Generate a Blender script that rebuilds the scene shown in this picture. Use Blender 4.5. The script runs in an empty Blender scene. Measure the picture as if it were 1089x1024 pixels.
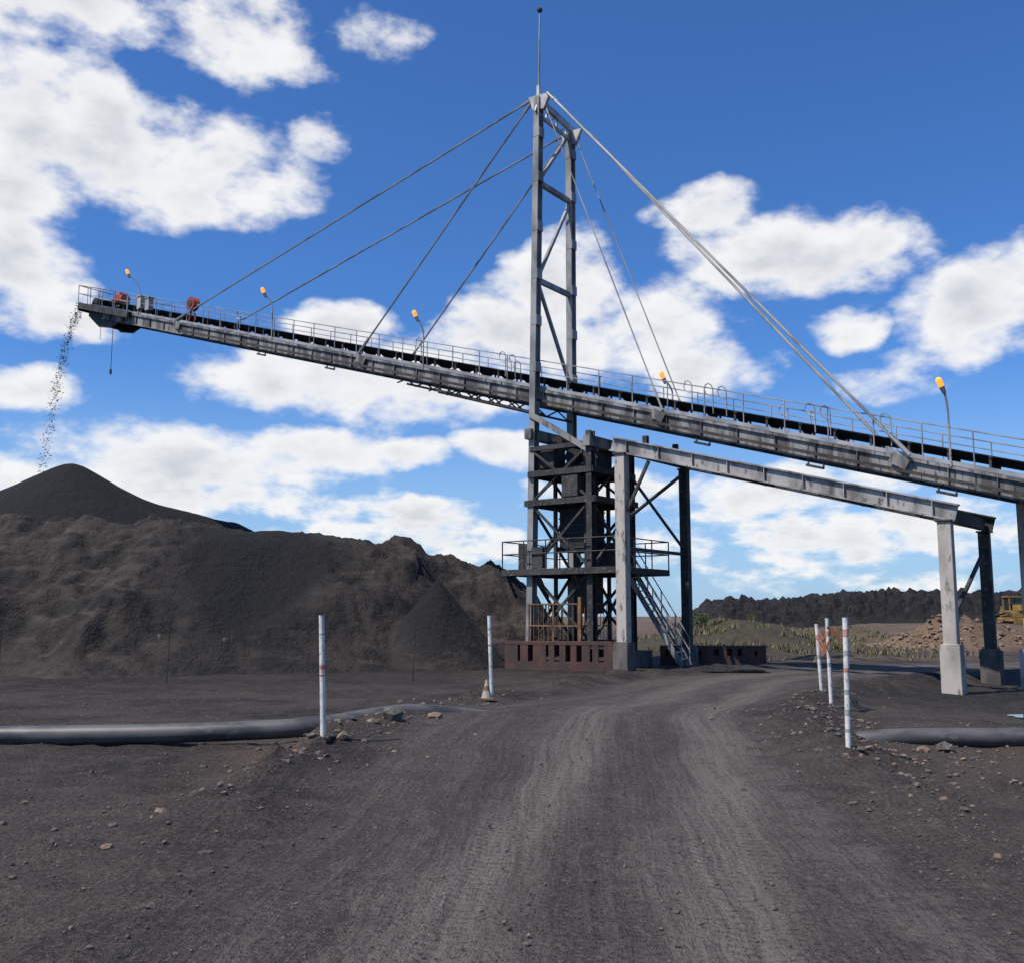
import bpy, math, random
from mathutils import Vector, noise, Matrix
random.seed(7)
sc = bpy.context.scene
V = Vector

# ------------------------------------------------------------------ helpers
def lerp(a,b,t): return a+(b-a)*t
def sstep(a,b,x):
    t=max(0.0,min(1.0,(x-a)/(b-a))); return t*t*(3-2*t)
def interp(tab,x):
    if x<=tab[0][0]: return tab[0][1]
    for i in range(len(tab)-1):
        if x<=tab[i+1][0]:
            a,b=tab[i],tab[i+1]
            return lerp(a[1],b[1],(x-a[0])/(b[0]-a[0]))
    return tab[-1][1]
def fbm(x,y,s=0.0,o=4):
    r=0.0;a=1.0;f=1.0
    for i in range(o):
        r+=a*noise.noise(V((x*f+s,y*f-s,s*1.7+i*3.1))); a*=0.5; f*=2.03
    return r
def gau(x,y,cx,cy,sx,sy): return math.exp(-(((x-cx)/sx)**2+((y-cy)/sy)**2))
def empty(name,loc=(0,0,0)):
    e=bpy.data.objects.new(name,None); e.location=loc; e.empty_display_size=0.3
    sc.collection.objects.link(e); return e

class NT:
    def __init__(s,tree): s.t=tree
    def n(s,typ,**k):
        nd=s.t.nodes.new(typ)
        for a,b in k.items(): setattr(nd,a,b)
        return nd
    def l(s,a,b): s.t.links.new(a,b)
    def math(s,op,a,b=None,c=None,clamp=False):
        nd=s.t.nodes.new('ShaderNodeMath'); nd.operation=op; nd.use_clamp=clamp
        for i,x in enumerate((a,b,c)):
            if x is None: continue
            if isinstance(x,(int,float)): nd.inputs[i].default_value=x
            else: s.l(x,nd.inputs[i])
        return nd.outputs[0]
    def vm(s,op,a,b=None,c=None):
        nd=s.t.nodes.new('ShaderNodeVectorMath'); nd.operation=op
        for i,x in enumerate((a,b,c)):
            if x is None: continue
            if isinstance(x,(tuple,list)): nd.inputs[i].default_value=x
            else: s.l(x,nd.inputs[i])
        return nd
    def mix(s,f,a,b):
        nd=s.t.nodes.new('ShaderNodeMix'); nd.data_type='RGBA'
        if isinstance(f,(int,float)): nd.inputs[0].default_value=f
        else: s.l(f,nd.inputs[0])
        for i,x in ((6,a),(7,b)):
            if isinstance(x,(tuple,list)): nd.inputs[i].default_value=(*x[:3],1)
            else: s.l(x,nd.inputs[i])
        return nd.outputs[2]
    def ss(s,x,a,b):
        nd=s.t.nodes.new('ShaderNodeMapRange'); nd.interpolation_type='SMOOTHSTEP'
        s.l(x,nd.inputs[0]); nd.inputs[1].default_value=a; nd.inputs[2].default_value=b
        return nd.outputs[0]
    def noise(s,vec,scale,detail=5,rough=0.55,dist=0.0):
        nd=s.t.nodes.new('ShaderNodeTexNoise'); s.l(vec,nd.inputs['Vector'])
        nd.inputs['Scale'].default_value=scale; nd.inputs['Detail'].default_value=detail
        nd.inputs['Roughness'].default_value=rough; nd.inputs['Distortion'].default_value=dist
        return nd.outputs[0]
    def attr(s,name):
        nd=s.t.nodes.new('ShaderNodeAttribute'); nd.attribute_name=name; return nd.outputs['Fac']

def newmat(name):
    m=bpy.data.materials.new(name); m.use_nodes=True
    return m,NT(m.node_tree),m.node_tree.nodes['Principled BSDF']

def simple(name,c1,c2,scale=3.0,rough=0.7,metal=0.0,bump=0.1,stretch=(1,1,1),lo=0.35,hi=0.65,detail=3,bscale=None,c3=None):
    m,t,b=newmat(name)
    g=t.n('ShaderNodeNewGeometry')
    v=t.vm('MULTIPLY',g.outputs['Position'],stretch).outputs[0]
    f=t.ss(t.noise(v,scale,detail,0.6),lo,hi)
    col=t.mix(f,c1,c2)
    if c3:
        col=t.mix(t.ss(t.noise(v,scale*4.3,3,0.6),0.55,0.7),col,c3)
    t.l(col,b.inputs['Base Color'])
    b.inputs['Roughness'].default_value=rough; b.inputs['Metallic'].default_value=metal
    if bump and bscale:
        bp=t.n('ShaderNodeBump'); bp.inputs['Strength'].default_value=bump; bp.inputs['Distance'].default_value=0.02
        t.l(t.noise(g.outputs['Position'],bscale,2,0.6),bp.inputs['Height']); t.l(bp.outputs[0],b.inputs['Normal'])
    return m

M={}
M['steel']=simple('dusty_galvanised_steel',(0.38,0.36,0.335),(0.15,0.14,0.13),1.3,0.6,0.2,0.1,(1,1,0.5),0.42,0.68,c3=(0.06,0.057,0.055))
M['girder']=simple('coal_stained_girder',(0.27,0.258,0.24),(0.075,0.07,0.066),1.6,0.7,0.1,0.1,(1.2,1.2,0.25),0.40,0.60,c3=(0.032,0.031,0.03))
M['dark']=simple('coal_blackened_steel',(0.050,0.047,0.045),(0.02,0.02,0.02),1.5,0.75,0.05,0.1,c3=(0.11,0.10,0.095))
M['black']=simple('black_rubber',(0.012,0.012,0.013),(0.02,0.02,0.02),3,0.8,0,0.05)
M['galv']=simple('galvanised_handrail',(0.42,0.41,0.40),(0.22,0.215,0.21),1.2,0.5,0.3,0.0)
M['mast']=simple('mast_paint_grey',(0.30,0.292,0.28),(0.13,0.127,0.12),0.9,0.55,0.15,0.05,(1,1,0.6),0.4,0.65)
M['headw']=simple('mast_head_light_steel',(0.5,0.49,0.47),(0.3,0.295,0.28),1.5,0.5,0.2,0.05)
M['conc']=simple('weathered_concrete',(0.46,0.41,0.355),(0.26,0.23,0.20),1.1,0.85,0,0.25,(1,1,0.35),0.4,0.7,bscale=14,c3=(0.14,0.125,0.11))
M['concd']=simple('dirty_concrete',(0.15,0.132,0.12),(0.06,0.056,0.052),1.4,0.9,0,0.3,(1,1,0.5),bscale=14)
M['red']=simple('rusty_red_steel',(0.125,0.050,0.038),(0.06,0.038,0.033),1.8,0.85,0,0.2,(1,1,0.6),c3=(0.035,0.03,0.028))
M['rust']=simple('rusty_yellow_guard',(0.24,0.125,0.05),(0.10,0.055,0.03),2.5,0.8,0,0.1)
M['orange']=simple('orange_motor_paint',(0.62,0.12,0.03),(0.40,0.07,0.025),3,0.5,0,0.05)
M['redp']=simple('red_paint',(0.34,0.05,0.03),(0.20,0.03,0.02),3,0.5,0,0.05)
M['cream']=simple('cream_paint',(0.5,0.47,0.38),(0.35,0.32,0.26),3,0.5,0,0.05)
M['yellow']=simple('machine_yellow',(0.40,0.22,0.03),(0.18,0.12,0.04),1.2,0.5,0,0.05,c3=(0.08,0.065,0.045))
M['glass']=simple('dark_cab_glass',(0.02,0.025,0.03),(0.03,0.035,0.04),1,0.1,0,0.0)
M['white']=simple('white_post_paint',(0.70,0.68,0.63),(0.36,0.33,0.29),6,0.55,0,0.1,(1,1,0.5),0.42,0.75,c3=(0.24,0.215,0.19))
M['tape_r']=simple('red_reflective_tape',(0.45,0.10,0.06),(0.5,0.30,0.25),12,0.4,0,0)
M['tape_g']=simple('faded_green_tape',(0.22,0.28,0.2),(0.36,0.37,0.32),12,0.5,0,0)
M['ribbon']=simple('orange_barrier_ribbon',(0.45,0.15,0.07),(0.3,0.11,0.06),9,0.6,0,0)
M['pipe']=simple('black_poly_pipe',(0.10,0.097,0.094),(0.045,0.045,0.045),2.5,0.5,0,0.05,(0.4,1,1),0.4,0.62,c3=(0.11,0.10,0.09))
M['lumps']=simple('coal_lumps',(0.05,0.048,0.047),(0.02,0.02,0.02),4,0.6,0,0.2)
def lampmat():
    m,t,b=newmat('lit_sodium_lamp')
    b.inputs['Base Color'].default_value=(0.9,0.35,0.06,1)
    b.inputs['Emission Color'].default_value=(1,0.33,0.04,1); b.inputs['Emission Strength'].default_value=1.1
    return m
M['lamp']=lampmat()

class MB:
    def __init__(s): s.v=[];s.f=[];s.m=[];s.mats=[]
    def mi(s,k):
        if k not in s.mats: s.mats.append(k)
        return s.mats.index(k)
    def add(s,vs,fs,k):
        o=len(s.v); s.v+= [tuple(p) for p in vs]; i=s.mi(k)
        for f in fs: s.f.append([o+a for a in f]); s.m.append(i)
    def beam(s,p,q,w,h,k,ref=None):
        p=V(p);q=V(q);d=(q-p).normalized()
        r=V(ref) if ref else (V((0,0,1)) if abs(d.z)<0.95 else V((0.6,0.8,0)))
        side=d.cross(r).normalized(); up=side.cross(d).normalized()
        a=side*w/2;b=up*h/2
        vs=[p-a-b,p+a-b,p+a+b,p-a+b,q-a-b,q+a-b,q+a+b,q-a+b]
        s.add(vs,[(0,3,2,1),(4,5,6,7),(0,1,5,4),(1,2,6,5),(2,3,7,6),(3,0,4,7)],k)
    def ibeam(s,p,q,w,h,k,ref=None,tf=0.035,tw=0.025):
        p=V(p);q=V(q);d=(q-p).normalized()
        r=V(ref) if ref else (V((0,0,1)) if abs(d.z)<0.95 else V((0.6,0.8,0)))
        side=d.cross(r).normalized(); up=side.cross(d).normalized()
        o=up*(h/2-tf/2)
        s.beam(p+o,q+o,w,tf,k,r); s.beam(p-o,q-o,w,tf,k,r); s.beam(p,q,tw,h-2*tf-0.002,k,r)
    def tube(s,p,q,r,k,n=6,r2=None,cap=True):
        p=V(p);q=V(q);d=(q-p).normalized()
        a=d.orthogonal().normalized(); b=d.cross(a); r2=r if r2 is None else r2
        vs=[p+(a*math.cos(t)+b*math.sin(t))*r for t in [2*math.pi*i/n for i in range(n)]]
        vs+=[q+(a*math.cos(t)+b*math.sin(t))*r2 for t in [2*math.pi*i/n for i in range(n)]]
        fs=[(i,(i+1)%n,n+(i+1)%n,n+i) for i in range(n)]
        if cap: fs+=[tuple(range(n))[::-1],tuple(range(n,2*n))]
        s.add(vs,fs,k)
    def path(s,pts,r,k,n=6):
        for a,b in zip(pts[:-1],pts[1:]): s.tube(a,b,r,k,n)
    def box(s,c,sx,sy,sz,k,ax=(1,0,0),ay=(0,1,0)):
        c=V(c);ax=V(ax).normalized();ay=V(ay).normalized();az=V((0,0,1))
        vs=[c+ax*(i*sx/2)+ay*(j*sy/2)+az*(l*sz/2) for i,j,l in ((-1,-1,-1),(1,-1,-1),(1,1,-1),(-1,1,-1),(-1,-1,1),(1,-1,1),(1,1,1),(-1,1,1))]
        s.add(vs,[(0,3,2,1),(4,5,6,7),(0,1,5,4),(1,2,6,5),(2,3,7,6),(3,0,4,7)],k)
    def ball(s,c,r,k,n=10,sz=1.0):
        c=V(c);vs=[];fs=[];m=max(3,n//2)
        for i in range(m+1):
            th=math.pi*i/m
            for j in range(n):
                ph=2*math.pi*j/n
                vs.append(c+V((math.sin(th)*math.cos(ph)*r,math.sin(th)*math.sin(ph)*r,math.cos(th)*r*sz)))
        for i in range(m):
            for j in range(n):
                fs.append((i*n+j,(i+1)*n+j,(i+1)*n+(j+1)%n,i*n+(j+1)%n))
        s.add(vs,fs,k)
    def rock(s,c,r,k):
        c=V(c); ph=(1+5**.5)/2
        base=[(-1,ph,0),(1,ph,0),(-1,-ph,0),(1,-ph,0),(0,-1,ph),(0,1,ph),(0,-1,-ph),(0,1,-ph),(ph,0,-1),(ph,0,1),(-ph,0,-1),(-ph,0,1)]
        F=[(0,11,5),(0,5,1),(0,1,7),(0,7,10),(0,10,11),(1,5,9),(5,11,4),(11,10,2),(10,7,6),(7,1,8),(3,9,4),(3,4,2),(3,2,6),(3,6,8),(3,8,9),(4,9,5),(2,4,11),(6,2,10),(8,6,7),(9,8,1)]
        rot=Matrix.Rotation(random.random()*6.28,3,V((random.random()-.5,random.random()-.5,random.random()+.1)).normalized())
        sx,sy,sz=random.uniform(.7,1.2),random.uniform(.6,1.1),random.uniform(.45,.8)
        vs=[]
        for b in base:
            p=rot@(V(b)*(r/1.9)*random.uniform(.75,1.2)); vs.append(c+V((p.x*sx,p.y*sy,p.z*sz)))
        s.add(vs,F,k)
    def make(s,name,parent=None,smooth=False):
        me=bpy.data.meshes.new(name); me.from_pydata(s.v,[],s.f)
        for k in s.mats: me.materials.append(M[k] if isinstance(k,str) else k)
        me.polygons.foreach_set('material_index',s.m)
        if smooth: me.polygons.foreach_set('use_smooth',[True]*len(s.f))
        me.update()
        o=bpy.data.objects.new(name,me); sc.collection.objects.link(o)
        if parent: o.parent=parent
        return o

def gridmesh(name,xs,ys,zf,mat,attrs=None,smooth=True):
    nx,ny=len(xs),len(ys); vs=[];
    A={k:[] for k in (attrs or {})}
    for y in ys:
        for x in xs:
            z=zf(x,y); vs.append((x,y,z))
            for k in A: A[k].append(attrs[k](x,y,z))
    fs=[(j*nx+i,j*nx+i+1,(j+1)*nx+i+1,(j+1)*nx+i) for j in range(ny-1) for i in range(nx-1)]
    me=bpy.data.meshes.new(name); me.from_pydata(vs,[],fs)
    for k in A:
        a=me.attributes.new(k,'FLOAT','POINT'); a.data.foreach_set('value',A[k])
    if smooth: me.polygons.foreach_set('use_smooth',[True]*len(fs))
    me.materials.append(mat); me.update()
    o=bpy.data.objects.new(name,me); sc.collection.objects.link(o); return o
def axis(segs):
    out=[segs[0][0]]
    for a,b,st in segs:
        n=max(1,round((b-a)/st))
        for i in range(1,n+1): out.append(a+(b-a)*i/n)
    return out

# ------------------------------------------------------------------ terrain
RPTS=[V(p) for p in [(-2,-40),(-0.6,-6),(0.1,3),(0.5,8),(1.05,15),(2.2,20),(4.0,25),(6.6,30.2),(10,34.5),(15.5,38.5),(24,42.5),(38,46),(60,50),(110,56)]]
def catmull(P,n):
    out=[]
    for i in range(len(P)-1):
        p0=P[max(i-1,0)];p1=P[i];p2=P[i+1];p3=P[min(i+2,len(P)-1)]
        m=max(3,int((p2-p1).length/n))
        for j in range(m):
            t=j/m
            out.append(0.5*((2*p1)+(p2-p0)*t+(2*p0-5*p1+4*p2-p3)*t*t+(3*p1-p0-3*p2+p3)*t**3))
    out.append(P[-1]); return out
RL=catmull(RPTS,0.25)
RLc=RL[::6]
def road_dist(x,y):
    best=1e9
    for p in RLc:
        d=(p.x-x)**2+(p.y-y)**2
        if d<best: best=d
    if best>400: return 20
    best=1e9
    for a,b in zip(RLc[:-1],RLc[1:]):
        ab=b-a; ap=V((x-a.x,y-a.y)); t=max(0,min(1,ap.dot(ab)/ab.length_squared))
        d=(ap-ab*t).length
        if d<best: best=d
    return best
HW=3.1
def base_z(x,y,rd):
    core=1-sstep(HW*0.85,HW+1.0,rd)
    z=0.34*math.exp(-((y-16.5)/4.6)**2)*core
    z-=0.3*sstep(7.5,11,x)*sstep(16,22,y)*(1-sstep(32,38,y))*(1-core)
    off=1-core*0.75
    amp=0.05 if y<45 else 0.18
    z+=off*amp*fbm(x*0.55,y*0.55,3.3,4)
    if y<32: z+=off*0.035*fbm(x*2.6,y*2.6,6.3,3)
    if rd<6:
        be=math.exp(-((rd-HW-0.35)/0.55)**2)*sstep(7,12,y)*(1-sstep(30,45,y))
        z+=be*(0.17+0.18*fbm(x*0.8,y*0.8,9.1,3)+0.13*abs(fbm(x*3,y*3,4.1,3)))
    z+=1.6*gau(x,y,12.5,58,4.6,6)*(1+0.35*fbm(x*0.4,y*0.4,5,4))
    z+=0.9*gau(x,y,22,76,9,7)*(1+0.5*fbm(x*0.4,y*0.4,8,4))
    z+=1.35*gau(x,y,26.5,62,3.0,2.2)*(1+0.9*fbm(x*0.9,y*0.9,2,4))
    z+=1.1*gau(x,y,30.5,64,2.6,2.0)*(1+0.9*fbm(x*0.9,y*0.9,4,4))
    z+=0.9*sstep(100,128,y)*sstep(40,55,x)
    return z
def gz(x,y): return base_z(x,y,road_dist(x,y))
def ground_z(x,y):
    rd=road_dist(x,y)
    z=base_z(x,y,rd)
    if rd<6: z-=0.06*(1-sstep(HW*0.7,HW+0.4,rd))
    return z
def earth_f(x,y,z):
    e=gau(x,y,28,62,7,5)*1.8+0.55*sstep(44,70,y)*sstep(8,18,x)
    e+=0.30*gau(x,y,7.6,12,2.6,5)
    e+=0.35*gau(x,y,-3.0,14.5,1.0,2.5)
    e+=0.5*gau(x,y,17,47,5,3)
    if e<0.04: return 0.0
    return min(1.0,max(0.0,e*(1+0.9*fbm(x*0.35,y*0.35,1,4))))
def grass_f(x,y,z):
    return min(1,1.0*gau(x,y,13,57,6,7)+0.9*gau(x,y,20,78,11,8))
def spill_shade_f(x,y,z=0):  # spilled coal, plus tower and gallery shadow painted into the ground colour
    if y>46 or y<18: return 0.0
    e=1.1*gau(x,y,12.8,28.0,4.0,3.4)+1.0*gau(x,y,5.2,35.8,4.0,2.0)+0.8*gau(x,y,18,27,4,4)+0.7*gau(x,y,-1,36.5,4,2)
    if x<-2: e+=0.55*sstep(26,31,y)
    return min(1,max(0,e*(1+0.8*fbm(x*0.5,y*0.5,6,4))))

def ground_material(road=False):
    m,t,b=newmat('road_dirt' if road else 'coal_dust_ground')
    g=t.n('ShaderNodeNewGeometry'); P=g.outputs['Position']
    big=t.noise(P,0.35,3,0.6); mid=t.noise(P,2.2,5,0.65); fine=t.noise(P,22,3,0.7); vf=t.noise(P,75,2,0.7)
    col=t.mix(t.ss(big,0.38,0.62),(0.036,0.0305,0.0275),(0.072,0.060,0.052))
    col=t.mix(t.math('MULTIPLY',t.ss(mid,0.45,0.7),0.65),col,(0.104,0.085,0.071))
    if not road:
        er=t.math('MULTIPLY',t.attr('earth'),t.ss(mid,0.22,0.55))
        col=t.mix(er,col,t.mix(t.ss(mid,0.38,0.65),(0.30,0.195,0.12),(0.11,0.08,0.058)))
        col=t.mix(t.math('MULTIPLY',t.attr('grassy'),t.ss(mid,0.36,0.58)),col,(0.075,0.072,0.036))
    h_extra=None
    if road:
        uu=t.attr('ru'); vv=t.attr('rv'); rn=t.attr('rness'); rt=t.attr('rt')
        uw=t.math('ADD',uu,t.math('MULTIPLY',t.math('SUBTRACT',big,0.5),1.2))
        cb=t.n('ShaderNodeCombineXYZ'); t.l(t.math('MULTIPLY',uw,1.5),cb.inputs[0]); t.l(t.math('MULTIPLY',vv,0.09),cb.inputs[1])
        st=t.noise(cb.outputs[0],1.0,4,0.62,0)
        uf=t.math('ADD',uu,t.math('MULTIPLY',t.math('SUBTRACT',big,0.5),0.35))
        cb2=t.n('ShaderNodeCombineXYZ'); t.l(t.math('MULTIPLY',uf,10),cb2.inputs[0]); t.l(t.math('MULTIPLY',vv,0.30),cb2.inputs[1])
        st2=t.noise(cb2.outputs[0],1.0,4,0.65,0)
        rtw=t.math('ADD',rt,t.math('MULTIPLY',t.math('SUBTRACT',big,0.5),0.7))
        trk=t.ss(t.math('ABSOLUTE',t.math('SUBTRACT',t.math('ABSOLUTE',rtw),0.9)),0.62,0.12)
        edge=t.ss(t.math('ADD',rn,t.math('MULTIPLY',t.math('SUBTRACT',mid,0.5),0.9)),0.2,0.8)
        rc=t.mix(t.ss(st,0.34,0.66),(0.068,0.059,0.053),(0.128,0.110,0.097))
        rc=t.mix(t.math('MULTIPLY',t.ss(mid,0.56,0.36),0.5),rc,(0.056,0.049,0.044))
        rc=t.mix(t.math('MULTIPLY',trk,t.math('ADD',0.34,t.math('MULTIPLY',t.ss(st2,0.38,0.62),0.46))),rc,(0.205,0.178,0.155))
        rc=t.mix(t.math('MULTIPLY',t.ss(st2,0.56,0.74),0.35),rc,(0.17,0.147,0.13))
        rc=t.mix(t.math('MULTIPLY',t.ss(st2,0.42,0.26),0.4),rc,(0.042,0.037,0.033))
        col=t.mix(edge,col,rc)
        wv=t.math('SINE',t.math('ADD',t.math('MULTIPLY',vv,48),t.math('MULTIPLY',t.math('ABSOLUTE',t.math('SINE',t.math('MULTIPLY',uu,7))),5)))
        h_extra=t.math('MULTIPLY',t.math('MULTIPLY',wv,trk),0.12)
        h_extra=t.math('ADD',h_extra,t.math('MULTIPLY',t.math('ADD',st,t.math('MULTIPLY',st2,1.4)),0.7))
    col=t.mix(t.math('MULTIPLY',t.attr('spill_shade'),0.85),col,t.mix(t.ss(mid,0.4,0.65),(0.014,0.014,0.014),(0.034,0.031,0.03)))
    sp=t.math('ADD',t.math('MULTIPLY',fine,0.9),t.math('MULTIPLY',vf,0.5))
    col=t.mix(t.math('MULTIPLY',t.ss(sp,0.72,0.90),0.75),col,t.mix(0.65,col,(0.21,0.18,0.155)))
    col=t.mix(t.math('MULTIPLY',t.ss(sp,0.68,0.52),0.85),col,t.mix(0.75,col,(0.006,0.006,0.006)))
    t.l(col,b.inputs['Base Color']); b.inputs['Roughness'].default_value=0.95
    b.inputs['Specular IOR Level'].default_value=0.2
    h=t.math('ADD',t.math('MULTIPLY',fine,0.9),t.math('MULTIPLY',vf,0.5)); h=t.math('ADD',h,t.math('MULTIPLY',mid,1.2))
    if h_extra is not None: h=t.math('ADD',h,h_extra)
    bp=t.n('ShaderNodeBump'); bp.inputs['Strength'].default_value=1.0; bp.inputs['Distance'].default_value=0.06
    t.l(h,bp.inputs['Height']); t.l(bp.outputs[0],b.inputs['Normal'])
    return m
gm=ground_material(False); rm=ground_material(True)
xs=axis([(-2500,-400,350),(-400,-60,40),(-60,-16,1.2),(-16,16,0.16),(16,45,0.5),(45,110,2.0),(110,400,40),(400,2500,350)])
ys=axis([(-300,-20,35),(-20,2,1.0),(2,24,0.13),(24,45,0.3),(45,90,0.6),(90,200,3),(200,600,50),(600,4000,400)])
gridmesh('ground',xs,ys,ground_z,gm,{'earth':earth_f,'grassy':grass_f,'spill_shade':spill_shade_f})

# road strip (follows the terrain, frayed into it at the shoulders)
nu=56; vs=[];fs=[];A={'ru':[],'rv':[],'rness':[],'rt':[],'spill_shade':[]}
L=0.0
for i,p in enumerate(RL):
    a=RL[max(i-1,0)]; b_=RL[min(i+1,len(RL)-1)]; d=(b_-a).normalized(); s=V((d.y,-d.x))
    if i: L+=(p-RL[i-1]).length
    for j in range(nu+1):
        u=(j/nu*2-1)*(HW+0.5); q=p+s*u
        rd=abs(u); z=base_z(q.x,q.y,rd)+0.012-0.028*sstep(HW+0.1,HW+0.5,rd)
        ru=u-0.85*sstep(5,15,q.y)*(1-sstep(22,32,q.y))
        z+=0.014*fbm(u*1.3,L*0.08,4,3)-0.03*math.exp(-((abs(ru)-0.9)/0.3)**2)
        vs.append((q.x,q.y,z))
        A['ru'].append(u);A['rv'].append(L);A['rness'].append(1-sstep(HW*0.5,HW+0.35,rd)); A['rt'].append(ru); A['spill_shade'].append(spill_shade_f(q.x,q.y)*0.8)
n1=nu+1
fs=[(i*n1+j,i*n1+j+1,(i+1)*n1+j+1,(i+1)*n1+j) for i in range(len(RL)-1) for j in range(nu)]
me=bpy.data.meshes.new('road'); me.from_pydata(vs,[],fs)
for k in A:
    a=me.attributes.new(k,'FLOAT','POINT'); a.data.foreach_set('value',A[k])
me.polygons.foreach_set('use_smooth',[True]*len(fs)); me.materials.append(rm); me.update()
ro=bpy.data.objects.new('road',me); sc.collection.objects.link(ro)

# gravel
M['stone']=simple('grey_stone',(0.12,0.102,0.088),(0.045,0.04,0.036),9,0.9,0,0.2,c3=(0.21,0.18,0.155))
M['stone2']=simple('brown_stone',(0.24,0.165,0.115),(0.13,0.095,0.07),9,0.9,0,0.2)
gb=MB(); 
for i in range(26000):
    y=3.5+ (random.random()**1.8)*24; x=random.uniform(-0.6*y-1,0.6*y+1)
    rd=road_dist(x,y)
    pr=0.25 if rd<HW*0.8 else (1.0 if rd<HW+1.6 else 0.55)
    if fbm(x*0.5,y*0.5,12,2)<-0.1: pr*=0.35
    if random.random()>pr: continue
    r=random.choice((0.005,0.007,0.009,0.012,0.017))*random.uniform(.7,1.3)
    if rd>HW*0.85 and random.random()<0.06: r*=2.0
    gb.rock((x,y,base_z(x,y,rd)+r*0.25+(0.012 if rd<HW else 0)),r,'stone' if random.random()<.92 else 'stone2')
for i in range(1500):
    k=random.randrange(60,len(RL)//2); 
    p=RL[k]
    if not 8<p.y<27: continue
    d=(RL[k+1]-RL[k-1]).normalized(); s=V((d.y,-d.x)); u=(HW+0.4+random.gauss(0,0.35))*random.choice((-1,1,1)); q=p+s*u
    r=random.choice((.015,.02,.03,.04,.055))*random.uniform(.7,1.3)
    gb.rock((q.x,q.y,gz(q.x,q.y)+r*0.2),r,'stone2' if random.random()<.2 else 'stone')
for cx,cy,n,sp in ((-2.35,13.6,60,0.7),(-1.9,16.0,70,0.7),(5.0,13.4,160,0.9),(5.3,17,150,1.2),(-1.0,20,40,0.8)):
    for i in range(n):
        x=cx+random.gauss(0,sp);y=cy+random.gauss(0,sp*1.2); r=random.uniform(.015,.05)
        gb.rock((x,y,gz(x,y)+r*0.2),r,'stone2' if random.random()<.35 else 'stone')
for cx,cy,r in ((-1.75,15.3,.2),(-2.0,14.9,.12),(6.2,14.9,.17),(5.8,14.7,.12),(-2.2,13.5,.09),(-1.2,16.0,.12),(-2.5,15.0,.1)):
    gb.rock((cx,cy,gz(cx,cy)+r*.3),r,'stone2' if r<.15 else 'stone')
gb.make('gravel')

# ------------------------------------------------------------------ coal stockpiles
def coalmat(name,brown=True):
    m,t,b=newmat(name)
    g=t.n('ShaderNodeNewGeometry'); P=g.outputs['Position']
    n1_=t.noise(P,0.45,3,0.65); n2=t.noise(P,2.0,4,0.70); n3=t.noise(P,13,3,0.75)
    v=t.vm('MULTIPLY',P,(0.5,0.5,2.0)).outputs[0]; st=t.noise(v,1.2,4,0.68)
    c=t.mix(t.ss(n1_,0.36,0.62),(0.022,0.0195,0.018),(0.046,0.038,0.033)) if brown else t.mix(t.ss(n1_,0.36,0.62),(0.012,0.012,0.013),(0.022,0.021,0.021))
    c=t.mix(t.math('MULTIPLY',t.ss(st,0.50,0.66),0.65),c,(0.080,0.065,0.054) if brown else (0.034,0.033,0.033))
    c=t.mix(t.math('MULTIPLY',t.ss(n2,0.5,0.34),0.7),c,(0.009,0.009,0.009))
    c=t.mix(t.math('MULTIPLY',t.ss(n3,0.58,0.72),0.35),c,(0.080,0.067,0.057) if brown else (0.04,0.04,0.04))
    c=t.mix(t.attr('fresh'),c,t.mix(t.ss(n3,0.35,0.65),(0.009,0.009,0.0092),(0.017,0.0163,0.0158)))
    t.l(c,b.inputs['Base Color']); b.inputs['Roughness'].default_value=0.9; b.inputs['Specular IOR Level'].default_value=0.25
    bp=t.n('ShaderNodeBump'); bp.inputs['Strength'].default_value=0.9; bp.inputs['Distance'].default_value=0.18
    h=t.math('ADD',t.math('MULTIPLY',n2,1.2),t.math('MULTIPLY',n3,0.35)); t.l(h,bp.inputs['Height']); t.l(bp.outputs[0],b.inputs['Normal'])
    return m
def smin(a,b,k):
    h=max(0,min(1,0.5+0.5*(b-a)/k)); return lerp(b,a,h)-k*h*(1-h)
def smax(a,b,k): return -smin(-a,-b,k)
TOP=[(-60,5.7),(-40,6.1),(-26,6.1),(-20,5.85),(-15,5.65),(-8.9,5.45),(-6.5,5.3),(-3.9,4.8),(-1,4.15),(0.8,2.9),(2.2,1.2),(3.4,-1)]
YF=[(-60,31),(-14,32.5),(-8,34.5),(-4,36.5),(0,40.5),(4,42)]
def fresh(x,y):
    a=math.exp(-(((x+10.0)/2.7)**2+((y-40)/5)**2))*1.7
    a=max(a,1.4*math.exp(-(((x+2.9)/1.5)**2+((y-38.6)/1.8)**2)))
    if y>50: a=max(a,sstep(50,54,y))
    return min(1,a)
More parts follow.
